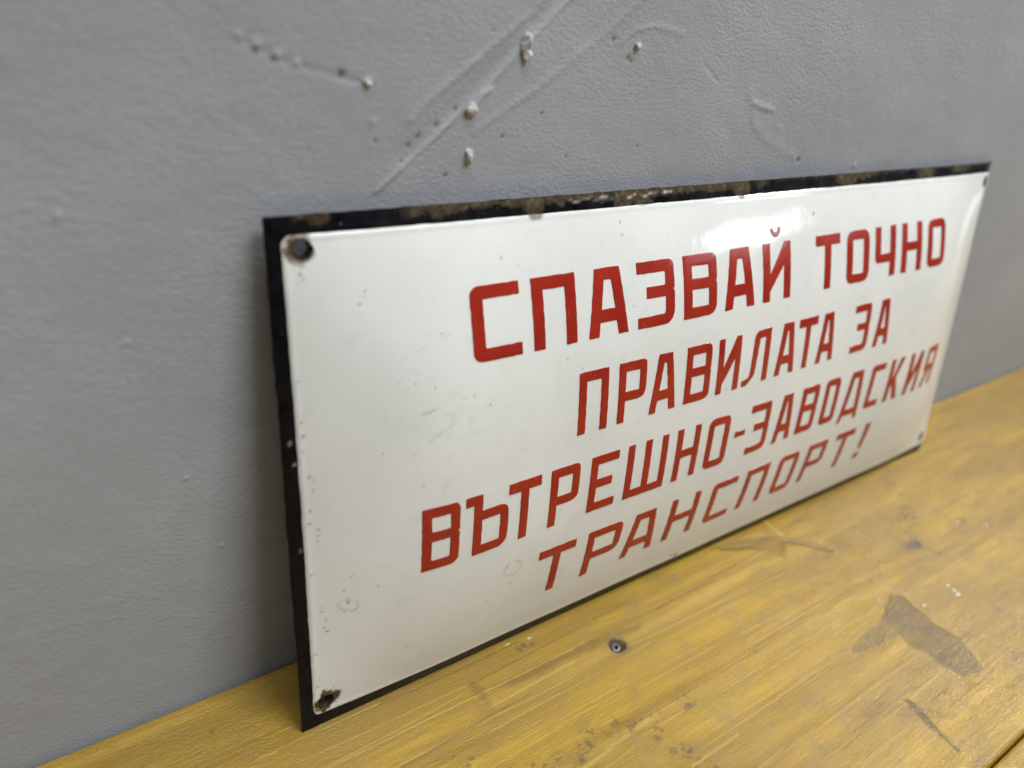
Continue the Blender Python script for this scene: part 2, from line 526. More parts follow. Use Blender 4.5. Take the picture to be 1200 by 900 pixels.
def build_table():
    root = empty('wooden_table', (0, 0, 0))
    root['label'] = 'yellow varnished wooden table top with stains and scratches below the grey wall'
    root['category'] = 'table'

    def board(y0, y1, seed, dense, label=None):
        mm = 1e-3
        xs = axis(-0.11, 0.34, 0.0008, -0.9, 1.8) if dense else axis(0.10, 0.40, 0.003, -0.9, 1.8)
        n = int((y1 - y0) / (0.00028 if dense else 0.0025))
        ys = np.linspace(y0, y1, n)
        # rounded long edges
        edge = np.array([0.0, 0.00025, 0.0006, 0.0011])
        ys = np.unique(np.concatenate([y0 + edge, y1 - edge, ys[(ys > y0 + 0.0012) & (ys < y1 - 0.0012)]]))
        X, Y = np.meshgrid(xs, ys, indexing='ij')
        px, py = X / mm, Y / mm
        h = (fbm(X, Y, 14, seed, 3) - 0.5) * 0.0006 + (fbm(X * 0.12, Y, 120, seed + 5, 3) - 0.5) * 0.00022
        dd = np.minimum(Y - y0, y1 - Y)
        h -= 0.0012 * np.clip(1 - dd / 0.0012, 0, 1) ** 2
        h -= 0.0003
        stain_shade = np.zeros(X.shape)
        dark = np.zeros(X.shape)
        chip_glint = np.zeros(X.shape)
        light = np.zeros(X.shape)
        # growth rings bending round knots
        kx, ky = 288.0, -62.0
        q1 = np.exp(-(((px - kx) / 42) ** 2 + ((py - ky) / 22) ** 2))
        q2 = np.exp(-(((px - 30) / 50) ** 2 + ((py + 95) / 14) ** 2))
        field = py + 6.0 * (vnoise(X, Y * 0.3, 7, seed + 9) - 0.5) + 16 * q1 + 4 * q2 + 2.0 * (vnoise(X, Y, 26, seed + 10) - 0.5)
        ring = 0.5 + 0.5 * np.sin(field * 0.62 + 1.4 * np.sin(field * 0.17))
        ring = ring ** 1.5
        if dense:
            wob = (fbm(X, Y, 180, 61, 3) - 0.5) * 3.0
            wob2 = (fbm(X, Y, 420, 71, 2) - 0.5) * 1.2
            mott = fbm(X, Y, 260, 81, 3)
            mott2 = fbm(X * 0.25, Y, 420, 91, 3)

            def poly(pts, soft, amt, tgt='stain_shade'):
                nonlocal stain_shade, dark, light
                s = sdpoly(px, py, pts) + wob * 0.55 + wob2
                a = np.clip(s / soft + 0.5, 0, 1) * amt
                if tgt == 'stain_shade':
                    stain_shade = np.maximum(stain_shade, a)
                elif tgt == 'dark':
                    dark = np.maximum(dark, a)
                else:
                    light = np.maximum(light, a)
                return a
            a = poly([(224.9, -83.4), (229.6, -87.0), (228.1, -94.0), (226.5, -103.9), (227.5, -110.6), (225.2, -117.3), (221.8, -123.1), (215.2, -125.0),
                      (210.2, -122.2), (207.3, -116.9), (207.9, -109.6), (205.0, -104.1), (207.3, -98.4), (196.5, -97.4), (184.9, -95.8), (181.2, -93.7),
                      (189.3, -91.5), (205.7, -90.3), (216.4, -87.7)], 0.8, 0.60)
            a = np.maximum(a, poly([(224.9, -83.4), (229.6, -87.0), (228.1, -94.0), (226.5, -103.9), (227.5, -110.6), (225.2, -117.3), (221.8, -123.1), (215.2, -125.0), (210.2, -122.2), (207.3, -116.9), (207.9, -109.6), (206.0, -104.1), (207.3, -98.4), (209, -89.5)], 0.9, 0.72))
            stain_shade = np.where(a > 0, stain_shade * (0.65 + 0.7 * mott), stain_shade)
            s = sdpoly(px, py, [(224.9, -83.4), (229.6, -87.0), (228.1, -94.0), (226.5, -103.9), (227.5, -110.6), (225.2, -117.3), (221.8, -123.1),
                                (215.2, -125.0), (210.2, -122.2), (207.3, -116.9), (207.9, -109.6), (205.0, -104.1), (207.3, -98.4), (196.5, -97.4)]) + wob * 0.55 + wob2
            stain_shade = np.maximum(stain_shade, 0.85 * np.exp(-((s - .3) / 0.4) ** 2) * (px > 208) * np.clip(mott * 2 - .3, 0, 1))      # darker dried rim
            h += 0.00012 * np.clip(s / 1.0 + 0.5, 0, 1)
            # knot
            rr = np.hypot((px - 286) / 1.7, (py + 60) / 1.0) + wob * 0.5
            rg = 0.5 + 0.5 * np.sin(rr * 2.3)
            stain_shade = np.maximum(stain_shade, 1.0 * rg * np.exp(-(rr / 9.5) ** 2) * np.clip((mott - .3) * 3, 0, 1.2) * np.clip((292 - px) / 8, .12, 1))
            for (a_, b_, r1, r2, am) in [(266.7, -70.5, 7.5, 3.6, .85), (305.1, -72.3, 8, 2.2, .6), (285, -95, 5, 5, .38), (284, -88, 6, 2.5, .35), (291, -53, 4, 2.2, .4),
                                         (279, -62, 4, 1.6, .5), (330, -85, 12, 2, .3), (350, -50, 14, 2.4, .25), (300, -118, 14, 3, .3), (260, -112, 10, 2.5, .3), (240, -128, 10, 2, .35)]:
                g = np.exp(-(((px - a_ + wob) / r1) ** 2 + ((py - b_ + wob2) / r2) ** 2))
                stain_shade = np.maximum(stain_shade, 1.25 * am * g * np.clip(.15 + (mott - .3) * 2.6, 0, 1.2))
            g = np.exp(-(((px - 266.2) / 3.8) ** 2 + ((py + 70.6) / 2.2) ** 2))
            dark = np.maximum(dark, 0.8 * np.clip(g * 1.5, 0, 1) * (.5 + mott))
            dark = np.maximum(dark, 0.6 * np.exp(-(sdline(px, py, [(267.5, -72), (272, -80.5)]) / 0.8) ** 2))
            # gouged place in front of the sign, its shadow painted into the colour
            gp = [(179.3, -27.6), (204.0, -31.6), (216.6, -38.0), (224.1, -45.2), (226.6, -54.1), (219.2, -47.1), (213.1, -40.6), (204.0, -46.7), (201.0, -38.8), (183.7, -32.0)]
            a = poly(gp, 1.8, 0.45)
            h -= 0.00035 * np.clip(a / 0.45, 0, 1)
            for pts, wd, am in [([(212.1, -39.6), (219.2, -46.5), (227, -55)], .55, .75), ([(183, -30.0), (196, -35), (203.5, -46.4)], .6, .45)]:
                g = np.exp(-(sdline(px + wob * .3, py, pts) / wd) ** 2)
                dark = np.maximum(dark, am * g)
                h -= 0.0003 * g
            light = np.maximum(light, 0.85 * np.exp(-(sdline(px, py, [(216.5, -27.2), (215.8, -33), (214.8, -40.3)]) / .7) ** 2))
            # wedge cut and olive smear
            a = poly([(179.6, -116.2), (181.4, -117.6), (179.6, -128), (176.4, -137.5), (176.0, -126.0)], 0.5, 0.80)
            g = np.exp(-(sdline(px, py, [(180.5, -116.5), (179.3, -126), (176.2, -137.5)]) / .35) ** 2)
            dark = np.maximum(dark, .30 * g)
            h -= 0.0003 * g
            poly([(154.3, -110.0), (167.1, -109.9), (177.9, -117.0), (191.2, -130.5), (187.1, -130.1), (168.8, -118.3)], 0.9, 0.30)
            # smear leading to the screw
            poly([(56.3, -42.0), (67.3, -41.5), (84.5, -41.9), (106.4, -42.6), (122.1, -44.9), (119.5, -46.9), (108.0, -45.4), (90.4, -45.0), (74.9, -44.6), (64.9, -44.4)], 1.8, 0.50)
            poly([(50.6, -34.8), (54.2, -36.8), (55.9, -40.2), (53.3, -47.7), (52.0, -40.6)], 1.5, 0.40)
            # grey flecks
            fl = [(66.5, -76.5), (60, -73), (54.1, -71.1), (82.3, -72.1), (88.4, -75.6), (93.7, -75.6), (96.5, -76.1), (95.2, -79.6), (94.7, -83.3), (95.5, -88.8), (96.3, -92.2),
                  (111.6, -75.7), (111.3, -79.9), (77.9, -32.6), (98, -97), (100, -101), (75, -70), (70, -74), (60, -88), (45, -80), (38, -60)]
            for (a_, b_) in fl:
                g = np.exp(-(((px - a_ + wob * .5) / 3.0) ** 2 + ((py - b_ + wob * .5) / 2.0) ** 2))
                stain_shade = np.maximum(stain_shade, .65 * np.clip(g * 2.2, 0, 1) * np.clip((fbm(X, Y, 620, 95, 3) - .56) * 9, 0, 1))
                dark = np.maximum(dark, .6 * g * np.clip((vnoise(X, Y, 1000, 99) - .72) * 8, 0, 1))
            for (a_, b_, r) in [(195.6, -122.4, .45), (149.8, -75.3, .45), (145.7, -85.2, .4), (112.3, -75.6, .7), (92.8, -75.2, .6), (96.4, -75.7, .5), (77.9, -32.6, .8),
                                (150, -75.3, .4), (111.2, -85.7, .4), (111.1, -97, .4), (66.5, -76.5, 1.2), (-22, -14, .5), (-45, -30, .6), (20, -40, .3), (240, -70, .5), (34, -56, .35),
                                (305, -74, .8), (312, -52, .9), (340, -64, 1.0), (298, -46, .9)]:
                dark = np.maximum(dark, .8 * np.exp(-(((px - a_) ** 2 + (py - b_) ** 2) / r ** 2)))
            # worn long streaks, scratches following the grain
            r_ = random.Random(5)
            for k in range(34):
                x0 = r_.uniform(-60, 250)
                y_ = r_.uniform(-140, -8)
                ln = r_.uniform(15, 90)
                sl = r_.uniform(-0.035, 0.045)
                wd = r_.uniform(0.16, 0.42)
                g = np.exp(-(sdline(px, py + 0.5 * np.sin(px * .05 + k), [(x0, y_), (x0 + ln, y_ + ln * sl)]) / wd) ** 2)
                if k % 3:
                    light = np.maximum(light, r_.uniform(.25, .6) * g)
                    h += 0.00001 * g
                else:
                    stain_shade = np.maximum(stain_shade, r_.uniform(.3, .6) * g)
                    h -= 0.00005 * g
            light = np.maximum(light, .55 * np.exp(-(sdline(px, py, [(95, -76.4), (45, -80.5)]) / .5) ** 2))
            for (xa, ya, xb, yb, wd, am) in KLINES:
                g = np.exp(-(sdline(px, py + .15 * np.sin(px * .11), [(xa, ya), (xb, yb)]) / wd) ** 2) * (.55 + .6 * mott)
                light = np.maximum(light, am * g)
                gd = np.exp(-(sdline(px, py + .15 * np.sin(px * .11), [(xa, ya + wd * 1.3), (xb, yb + wd * 1.3)]) / (wd * .8)) ** 2)
                stain_shade = np.maximum(stain_shade, .4 * am * gd)
                h -= 0.00003 * gd
            for k in range(26):
                x0 = r_.uniform(140, 235)
                y_ = r_.uniform(-145, -92)
                ln = r_.uniform(12, 55)
                wd = r_.uniform(.18, .34)
                g = np.exp(-(sdline(px, py + .3 * np.sin(px * .07 + k), [(x0, y_), (x0 + ln, y_ + ln * r_.uniform(-.03, .03))]) / wd) ** 2) * (.4 + mott)
                stain_shade = np.maximum(stain_shade, r_.uniform(.3, .65) * g)
                h -= 0.00006 * g
            # bare pale strip with varnish worn off
            light = np.maximum(light, .30 * np.exp(-((py + 54 - 0.05 * px) / 2.0) ** 2) * np.clip((px - 60) / 40, 0, 1) * np.clip((230 - px) / 60, 0, 1))
            stain_shade = np.maximum(stain_shade, .26 * np.clip((mott2 - .55) * 6, 0, 1) * np.clip((px - 150) / 80, 0, 1))
            # paint chips, plus a white glint painted into the colour beside the knot
            for (a_, b_, r1, r2) in [(254.6, -93.2, 1.3, .7), (253.9, -96.2, .8, 1.3), (253.0, -98.4, 1.5, .7), (232.9, -94.4, 1.0, .6), (304, -71.8, 1.0, .7), (81.3, -30.4, .9, .4), (73, -29, 1.1, .4),
                                     (98.5, -29.5, .4, .4), (268, -69.8, .5, .4)]:
                g = np.clip(1.6 - 1.6 * np.hypot((px - a_) / r1, (py - b_) / r2) + wob2, 0, 1)
                chip_glint = np.maximum(chip_glint, g)
                h += 0.0002 * g
            # screw hole
            d = np.hypot(px - SCREW[0], py - SCREW[1])
            h -= 0.0022 * np.clip(1.0 - (d - 1.9) / 1.1, 0, 1) ** 1.2 * (d < 3.4)
            dark = np.maximum(dark, .80 * np.exp(-((d - 2.7 + wob * .4) / 0.9) ** 2))
            stain_shade = np.maximum(stain_shade, .75 * np.exp(-((d + wob * .6) / 3.9) ** 2))
            light = np.maximum(light, .5 * np.exp(-((d - 3.5) / 0.35) ** 2) * (py > SCREW[1]) * (1 - stain_shade))
            # darker strip along the gap to the wall
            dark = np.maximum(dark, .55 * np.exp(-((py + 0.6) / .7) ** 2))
        V = np.stack([X, Y, h], -1).reshape(-1, 3)
        nx, ny = X.shape
        F = grid_faces(nx, ny)
        # long vertical faces and underside closed with a coarse skirt
        idx = np.arange(nx)
        base0 = len(V)
        T = 0.032
        s0 = np.stack([xs, np.full(nx, y0), np.full(nx, -T)], -1)
        s1 = np.stack([xs, np.full(nx, y1), np.full(nx, -T)], -1)
        V = np.concatenate([V, s0, s1])
        a0 = idx[:-1] * ny
        a1 = idx[1:] * ny
        f0 = np.stack([a1, a0, base0 + idx[:-1], base0 + idx[1:]], -1)
        t0 = a0 + ny - 1
        t1 = a1 + ny - 1
        f1 = np.stack([t0, t1, base0 + nx + idx[1:], base0 + nx + idx[:-1]], -1)
        f2 = np.stack([base0 + idx[:-1], base0 + nx + idx[:-1], base0 + nx + idx[1:], base0 + idx[1:]], -1)
        F = np.concatenate([F, f0, f1, f2])

        def pad(a_):
            return np.concatenate([a_.ravel(), np.zeros(2 * nx)])
        dk = pad(dark)
        dk[base0:] = 0.5
        o = mesh_obj('board', V, F, M_WOOD, root, attrs={'stain_shade': pad(stain_shade), 'dark': dk, 'chip_glint': pad(chip_glint), 'light': pad(light), 'ring': pad(ring)})
        if label:
            o['label'] = label
        return o

    b = board(-0.1462, -0.0008, 201, True, 'worn board against the wall with grey stains')
    board(-0.292, -0.1468, 301, False)
    board(-0.438, -0.2926, 401, False)

    # the countersunk screw in the first board
    bm = bmesh.new()
    r0 = 1.6e-3
    N = 28
    rings = [(r0, -0.4e-3), (r0, 0.0), (r0 * .93, 0.12e-3), (r0 * .6, 0.16e-3)]
    prev = None
    for (r, z) in rings:
        vs_ = [bm.verts.new((r * math.cos(2 * math.pi * i / N), r * math.sin(2 * math.pi * i / N), z)) for i in range(N)]
        if prev:
            for i in range(N):
                bm.faces.new((prev[i], prev[(i + 1) % N], vs_[(i + 1) % N], vs_[i]))
        prev = vs_
    # cross recess: inner ring sunk alternately
    inner = [bm.verts.new((r0 * .36 * math.cos(2 * math.pi * i / N), r0 * .36 * math.sin(2 * math.pi * i / N), (0.13e-3 if (i // 3) % 2 else -0.5e-3))) for i in range(N)]
    for i in range(N):
        bm.faces.new((prev[i], prev[(i + 1) % N], inner[(i + 1) % N], inner[i]))
    c = bm.verts.new((0, 0, -0.9e-3))
    for i in range(N):
        bm.faces.new((inner[i], inner[(i + 1) % N], c))
    me = bpy.data.meshes.new('screw')
    bm.to_mesh(me)
    bm.free()
    me.materials.append(M_SCREW)
    o = bpy.data.objects.new('screw', me)
    COL.objects.link(o)
    o.location = (SCREW[0] * 1e-3, SCREW[1] * 1e-3, -0.0016)
    o.rotation_euler = (math.radians(12), math.radians(-14), 0.4)
    o.parent = b
    return root


# ------------------------------------------------------------------ enamel sign
TH = 0.154328610
SW, SH = 0.3575, 0.150
WREF = 0.3522


def wsurf(u, v):
    """how far the pressed plate bulges out of its own plane (metres)"""
    A, ul, ur, c, v0, k = 0.01207752, 0.05401303, 0.05954405, 2.37277391, 0.07463095, -0.07117026
    s = np.clip(u / ul, 0, 1)
    t = np.clip((WREF - u) / ur, 0, 1)
    fu = (1 - (1 - s) ** 2) * (1 - (1 - t) ** 2)
    x = (v - v0) / np.where(v > v0, SH - v0, v0)
    g = np.clip(1 - np.abs(x) ** c, 0, None)
    w = A * fu * g * (1 + k * (u / WREF - .5))
    # right-hand edge rolled back
    b = np.clip(u - 0.3455, 0, None)
    w = w - b * b / (2 * 0.022)
    # hand-pressed unevenness
    w = w + 0.00035 * np.sin(u * 41 + v * 9 + 1.0) * np.clip(np.minimum(v, SH - v) / 0.03, 0, 1) * np.clip(u / .03, 0, 1)
    w = w + 0.00012 * np.sin(u * 120 + 2) * np.sin(v * 95)
    return w


def normals(u, v):
    e_ = 1e-4
    du = (wsurf(u + e_, v) - wsurf(u - e_, v)) / 2 / e_
    dv = (wsurf(u, v + e_) - wsurf(u, v - e_)) / 2 / e_
    n = np.stack([-du, -dv, np.ones_like(du)], -1)
    return n / np.linalg.norm(n, axis=-1, keepdims=True)


HOLES = [(0.0085, 0.1419, .00245), (0.0074, 0.0088, .0023), (0.3482, 0.1412, .0026), (0.3450, 0.0092, .0026)]


def build_sign():
    sgn = empty('enamel_sign')
    sgn.matrix_world = Matrix(((1, 0, 0, 0), (0, math.sin(TH), -math.cos(TH), -SH * math.sin(TH) - 0.004),
                               (0, math.cos(TH), math.sin(TH), 0.0), (0, 0, 0, 1)))
    sgn['label'] = 'white enamel sign with red Cyrillic lettering and chipped black border leaning on the grey wall'
    sgn['category'] = 'sign'

    def sheet_grid(u0, u1, v0, v1, step, off, rag=0.0, corner=0.0):
        nu = int(round((u1 - u0) / step)) + 1
        nv = int(round((v1 - v0) / step)) + 1
        us = np.linspace(u0, u1, nu)
        vv = np.linspace(v0, v1, nv)
        U, V = np.meshgrid(us, vv, indexing='ij')
        keep = np.ones((nu - 1, nv - 1), bool)
        du_, dv_ = us[1] - us[0], vv[1] - vv[0]
        hb = []
        if corner > 0:                                     # rounded corners
            for cx, sx_ in ((u0, 1), (u1, -1)):
                for cy, sy_ in ((v0, 1), (v1, -1)):
                    a = (U - cx) * sx_
                    b = (V - cy) * sy_
                    m = (a < corner) & (b < corner)
                    ax = (corner - a) / corner
                    bx = (corner - b) / corner
                    mx = np.maximum(ax, bx)
                    ln = np.hypot(ax, bx)
                    k_ = np.where(ln > 1e-9, mx / np.maximum(ln, 1e-9), 1)
                    U = np.where(m, cx + sx_ * (corner - ax * k_ * corner), U)
                    V = np.where(m, cy + sy_ * (corner - bx * k_ * corner), V)
        if rag > 0:                                        # slightly ragged outline
            ru = (fbm(U, V, 260, 401, 2) - .5) * 2 * rag
            rv = (fbm(U, V, 260, 411, 2) - .5) * 2 * rag
            eu = np.exp(-np.minimum(U - u0, u1 - U) / .002)
            ev = np.exp(-np.minimum(V - v0, v1 - V) / .002)
            U = U + ru * eu
            V = V + rv * ev
        for (hu, hv, hr) in HOLES:
            ic = int(round((hu - u0) / du_))
            jc = int(round((hv - v0) / dv_))
            m = max(3, int(round(hr / step * .85)))
            kmax = min(m + 5, ic - 1, nu - 2 - ic, jc - 1, nv - 2 - jc)
            if kmax < m + 1:
                m = max(2, kmax - 1)
            cu_, cv_ = u0 + ic * du_, v0 + jc * dv_
            # shift hole centre to true position with falloff
            for i in range(ic - kmax, ic + kmax + 1):
                for j in range(jc - kmax, jc + kmax + 1):
                    d = max(abs(i - ic), abs(j - jc))
                    if d == 0:
                        continue
                    a_ = math.atan2((j - jc) * dv_, (i - ic) * du_)
                    rr = hr * (1 + .06 * math.sin(3 * a_ + hu * 90) + .05 * math.sin(7 * a_ + 1))
                    cxr = (hu + rr * math.cos(a_), hv + rr * math.sin(a_))
                    if d < m:
                        U[i, j], V[i, j] = cxr
                        continue
                    t = (d - m) / max(1, (kmax - m))
                    sc = kmax / d
                    sqx, sqy = cu_ + (i - ic) * sc * du_, cv_ + (j - jc) * sc * dv_
                    U[i, j] = cxr[0] * (1 - t) + sqx * t
                    V[i, j] = cxr[1] * (1 - t) + sqy * t
            keep[ic - m:ic + m, jc - m:jc + m] = False
            hb.append((ic, jc, m))
        return U, V, keep, hb

    def hole_loop(ic, jc, m, nv):
        L = [(ic - m, jc + t) for t in range(-m, m)] + [(ic + t, jc + m) for t in range(-m, m)] + \
            [(ic + m, jc - t) for t in range(-m, m)] + [(ic - t, jc - m) for t in range(-m, m)]
        return np.array([i * nv + j for i, j in L])

    def solid(name, U, V, keep, hb, off, thick, mat, attrs, ridge=None):
        nu, nv = U.shape
        n = normals(U, V)
        h = off + (ridge if ridge is not None else 0)
        P = np.stack([U, V, wsurf(U, V)], -1) + n * (np.asarray(h)[..., None] if np.ndim(h) else h)
        B = np.stack([U, V, wsurf(U, V)], -1) + n * (off - thick)
        N_ = nu * nv
        Vt = np.concatenate([P.reshape(-1, 3), B.reshape(-1, 3)])
        F = grid_faces(nu, nv, keep)
        FB = F[:, ::-1] + N_
        i = np.arange(nu)
        j = np.arange(nv)
        loop = np.concatenate([i[:-1] * nv, (nu - 1) * nv + j[:-1], i[::-1][:-1] * nv + nv - 1, j[::-1][:-1]])
        loops = [loop] + [hole_loop(a, b, c, nv)for a, b, c in hb]
        sides = []
        for lp in loops:
            nx_ = np.roll(lp, -1)
            sides.append(np.stack([lp, lp + N_, nx_ + N_, nx_], -1))
        F = np.concatenate([F, FB] + sides)
        at = {k_: np.concatenate([a.ravel(), a.ravel()]) for k_, a in attrs.items()}
        # drop unused verts harmless
        o = mesh_obj(name, Vt, F, mat, sgn, attrs=at)
        # sharpen the rims
        me = o.data
        bm = bmesh.new()
        bm.from_mesh(me)
        loose = [v_ for v_ in bm.verts if not v_.link_faces]
        bmesh.ops.delete(bm, geom=loose, context='VERTS')
        bmesh.ops.recalc_face_normals(bm, faces=bm.faces)
        for e_ in bm.edges:
            if len(e_.link_faces) == 2 and e_.calc_face_angle(0) > math.radians(40):
                e_.smooth = False
        bm.to_mesh(me)
        bm.free()
        return o

    # ---- the steel sheet with its black enamelled border
    st = 0.0007
    U, V, keep, hb = sheet_grid(0, SW, 0, SH, st, 0, rag=0.00012)
    um, vm = U * 1e3, V * 1e3
    wob = (fbm(U, V, 400, 501, 3) - .5) * 2.6
    rust = np.zeros(U.shape)
    lowf = fbm(U, V * .2, 40, 521, 3)
    top = np.clip((vm - 147.3 + wob * 1.2) / .9, 0, 1) * np.clip((lowf - .50) * 9, 0, 1)
    top *= np.clip((um - 34) / 6, 0, 1)
    rust = np.maximum(rust, top)
    rust = np.maximum(rust, .5 * np.clip((vm - 148.9 + wob) / .8, 0, 1) * np.clip((um - 170) / 40, 0, 1))
    for (a, b, r1, r2) in [(9.5, 150, 3, 1.3), (13, 149.5, 2.4, 1.8), (50, 149.4, 5, 1.4), (60, 149.4, 5, 1.0), (69, 149.2, 5, 1.1), (76.8, 147.6, 3.2, 3.6), (84, 149.4, 7, 1.4), (110, 147, 3, 2.5),
                           (119, 146.9, 3.2, 3.4), (113, 148.2, 6, 1.6), (133, 149.4, 8, 1.4), (150, 149.3, 12, 1.5), (166, 147.8, 4, 2.4), (230, 148, 6, 2.4), (290, 148, 6, 2.4)]:
        g = 1.25 - np.hypot((um - a) / r1, (vm - b) / r2) + wob * .35
        rust = np.maximum(rust, np.clip(g * 3, 0, 1) * .95)
    rust = np.maximum(rust, np.clip((fbm(U, V, 300, 541, 3) - .62) * 7, 0, 1) * 0)
    pale = np.zeros(U.shape)
    gl = sdline(um, vm + .3 * np.sin(um * .9), [(90, 148.2), (105, 148.4), (118, 148.3), (133, 148.6)])  # thin enamel highlight painted as a pale line on the border
    pale = np.maximum(pale, .75 * np.exp(-(gl / .22) ** 2) * np.clip((vnoise(U, V, 320, 551) - .3) * 4, 0, 1))
    for (a, b, r) in [(2.2, 93.6, .55), (2.9, 87.8, .5), (3.0, 62, .5), (2.0, 15, .3)]:
        pale = np.maximum(pale, .5 * np.clip(1.5 - 1.5 * np.hypot(um - a, vm - b) / r + wob * .3, 0, 1))
    for (a, b) in [(h_[0] * 1e3, h_[1] * 1e3) for h_ in HOLES]:
        rust = np.maximum(rust, np.exp(-((np.hypot(um - a, vm - b)) / 3.4) ** 4))
    solid('steel_sheet', U, V, keep, hb, 0.0, 0.0009, M_BLACK, {'rust': rust, 'pale': pale})

    # added sleeves behind two holes, dark brown to hide the lit wall
    for (hu, hv, hr) in HOLES[:2]:
        n_ = 32
        vt, fc = [], []
        w0 = float(wsurf(np.array(hu), np.array(hv)))
        prof = [(hr * 1.03, 0.0002), (hr * 0.99, -0.0012), (hr * 0.90, -0.0030), (hr * 0.97, -0.0031), (hr * 1.10, -0.0010)]
        for q, (rr_, z_) in enumerate(prof):
            for i in range(n_):
                a = 2 * math.pi * i / n_
                jj = 1 + .03 * math.sin(5 * a + q)
                vt.append((hu + rr_ * jj * math.cos(a), hv + rr_ * jj * math.sin(a), w0 + z_ + .0002 * math.sin(4 * a + 1) * (q in (2, 3))))
        for q in range(len(prof) - 1):
            for i in range(n_):
                j = (i + 1) % n_
                fc.append((q * n_ + i, q * n_ + j, (q + 1) * n_ + j, (q + 1) * n_ + i))
        mesh_obj('added_hole_sleeve', vt, fc, M_SLEEVE, sgn)

    # ---- white enamel field
    U, V, keep, hb = sheet_grid(0.0035, SW - 0.0036, 0.0041, 0.1456, 0.0005, 0.0, rag=0.00016, corner=0.0028)
    um, vm = U * 1e3, V * 1e3
    edge = np.minimum(np.minimum(um - 3.5, SW * 1e3 - 3.6 - um), np.minimum(vm - 4.1, 145.6 - vm))
    ridge = 0.00016 * np.exp(-((edge - 0.9) / .55) ** 2) - 0.00022 * np.exp(-(edge / .35) ** 2)
    wob = (fbm(U, V, 700, 601, 3) - .5) * 2.0
    wob2 = (fbm(U, V, 350, 611, 3) - .5) * 2.0
    rust = np.zeros(U.shape)
    dark = np.zeros(U.shape)
    grey = np.zeros(U.shape)
    d = np.hypot(um - 8.3, vm - 142.0)
    ang = np.arctan2(vm - 142.0, um - 8.3)
    side = .5 + .5 * np.cos(ang - 2.8)
    rust = np.maximum(rust, np.clip((3.2 + 1.5 * side + wob * 1.1 - d) * 1.6, 0, 1) * (.2 + .8 * side))
    dark = np.maximum(dark, np.clip((2.9 + .7 * wob - d) * 3, 0, 1) * .8)
    d = np.hypot((um - 7.6) * .86, vm - 8.9)
    rust = np.maximum(rust, np.clip((4.0 + wob * 2.2 - d) * 2.2, 0, 1))
    dark = np.maximum(dark, np.clip((2.7 + wob2 * 1.2 - d) * 2, 0, 1) * .5)
    for hu, hv, hr in HOLES[2:]:
        d = np.hypot(um - hu * 1e3, vm - hv * 1e3)
        dark = np.maximum(dark, np.clip((3.1 + wob - d) * 2, 0, 1) * .8)
    # rust-yellow bites along the upper edge
    for (a, b, r1, r2) in [(76.6, 146.0, 2.6, 2.0), (119, 146.2, 2.2, 1.2), (166, 146.2, 2.2, 1.6), (8, 146, 2.5, 1.4)]:
        rust = np.maximum(rust, np.clip((1.2 - np.hypot((um - a) / r1, (vm - b) / r2) + wob * .3) * 3, 0, 1) * .8)
    specks = [(7.3, 136.3, .5), (7.9, 135.2, .35), (7.0, 134.4, .35), (20.8, 128.1, .35), (21.8, 129.6, .2), (22.4, 131, .2), (63.1, 135.3, .4), (68.2, 132.8, .35), (107.9, 141.2, .5), (108.2, 137.6, .55),
              (13.9, 43.3, .5), (6.9, 42.9, .3), (7.1, 41.6, .4), (8.0, 38.8, .3), (7.4, 36, .35), (8.3, 34.6, .35), (3.9 + 2, 83.8, .4), (7.0, 82.8, .3), (6.5, 79.9, .35), (7.3, 68, .4), (7.0, 66.2, .4), (6.9, 64.5, .35), (7.2, 62, .3),
              (5.0, 99.2, .45), (5.2, 95.4, .4), (4.8, 91.3, .35), (5.6, 74, .4), (5.2, 70, .4), (33.5, 106.1, .3), (29.2, 107.0, .3), (38.9, 104.1, .3), (35.1, 76.5, .3), (24, 88, .3), (12.8, 47.8, .35), (15, 52, .3), (22, 47, .25),
              (158.5, 79.7, .4), (154.5, 6.4, 1.1), (151.5, 7.2, .7), (68, 30.4, .4), (59, 27, .35), (32, 20, .3), (206, 136.9, .7), (96, 124, .3), (111, 116, .3), (90, 100, .35), (84, 104, .3), (46, 60, .25), (190, 104, .35), (250, 92, .4),
              (42, 118, .2), (56, 96, .22), (5.0, 15.2, .5), (5.3, 17.4, .4), (4.8, 27, .35), (5.0, 54, .4), (5.1, 110, .35)]
    for (a, b, r) in specks:
        g = np.clip(1.9 - 1.7 * np.hypot(um - a, vm - b) / r + wob * .8, 0, 1)
        dark = np.maximum(dark, g * .62)
    # faint dried rings and scuffs
    for (a, b, r) in [(14.0, 42.3, 2.0), (67.8, 36.6, 2.7)]:
        d = np.hypot((um - a) * .8, vm - b)
        grey = np.maximum(grey, .6 * np.exp(-((d - r + wob * .9) / .32) ** 2) * np.clip((fbm(U, V, 900, 631, 2) - .32) * 5, 0, 1))
    for pts, am in [([(33.5, 97.0), (37, 97.8), (42, 98.6), (51, 99.8)], .45), ([(32, 86), (38, 90), (44, 93)], .25), ([(28, 112), (38, 116), (46, 118)], .15), ([(60, 66), (84, 60)], .12)]:
        g = np.exp(-(sdline(um + wob, vm + wob * .7, pts) / .35) ** 2) * np.clip((fbm(U, V, 500, 641, 2) - .42) * 6, 0, 1)
        grey = np.maximum(grey, am * g * 1.5)
    g = np.exp(-(((um - 45) / 12) ** 2 + ((vm - 93) / 8) ** 2)) * np.clip((fbm(U, V, 420, 651, 3) - .58) * 6, 0, 1)
    grey = np.maximum(grey, .20 * g)
    g = np.clip((fbm(U, V, 230, 661, 3) - .66) * 6, 0, 1)
    grey = np.maximum(grey, .08 * g)
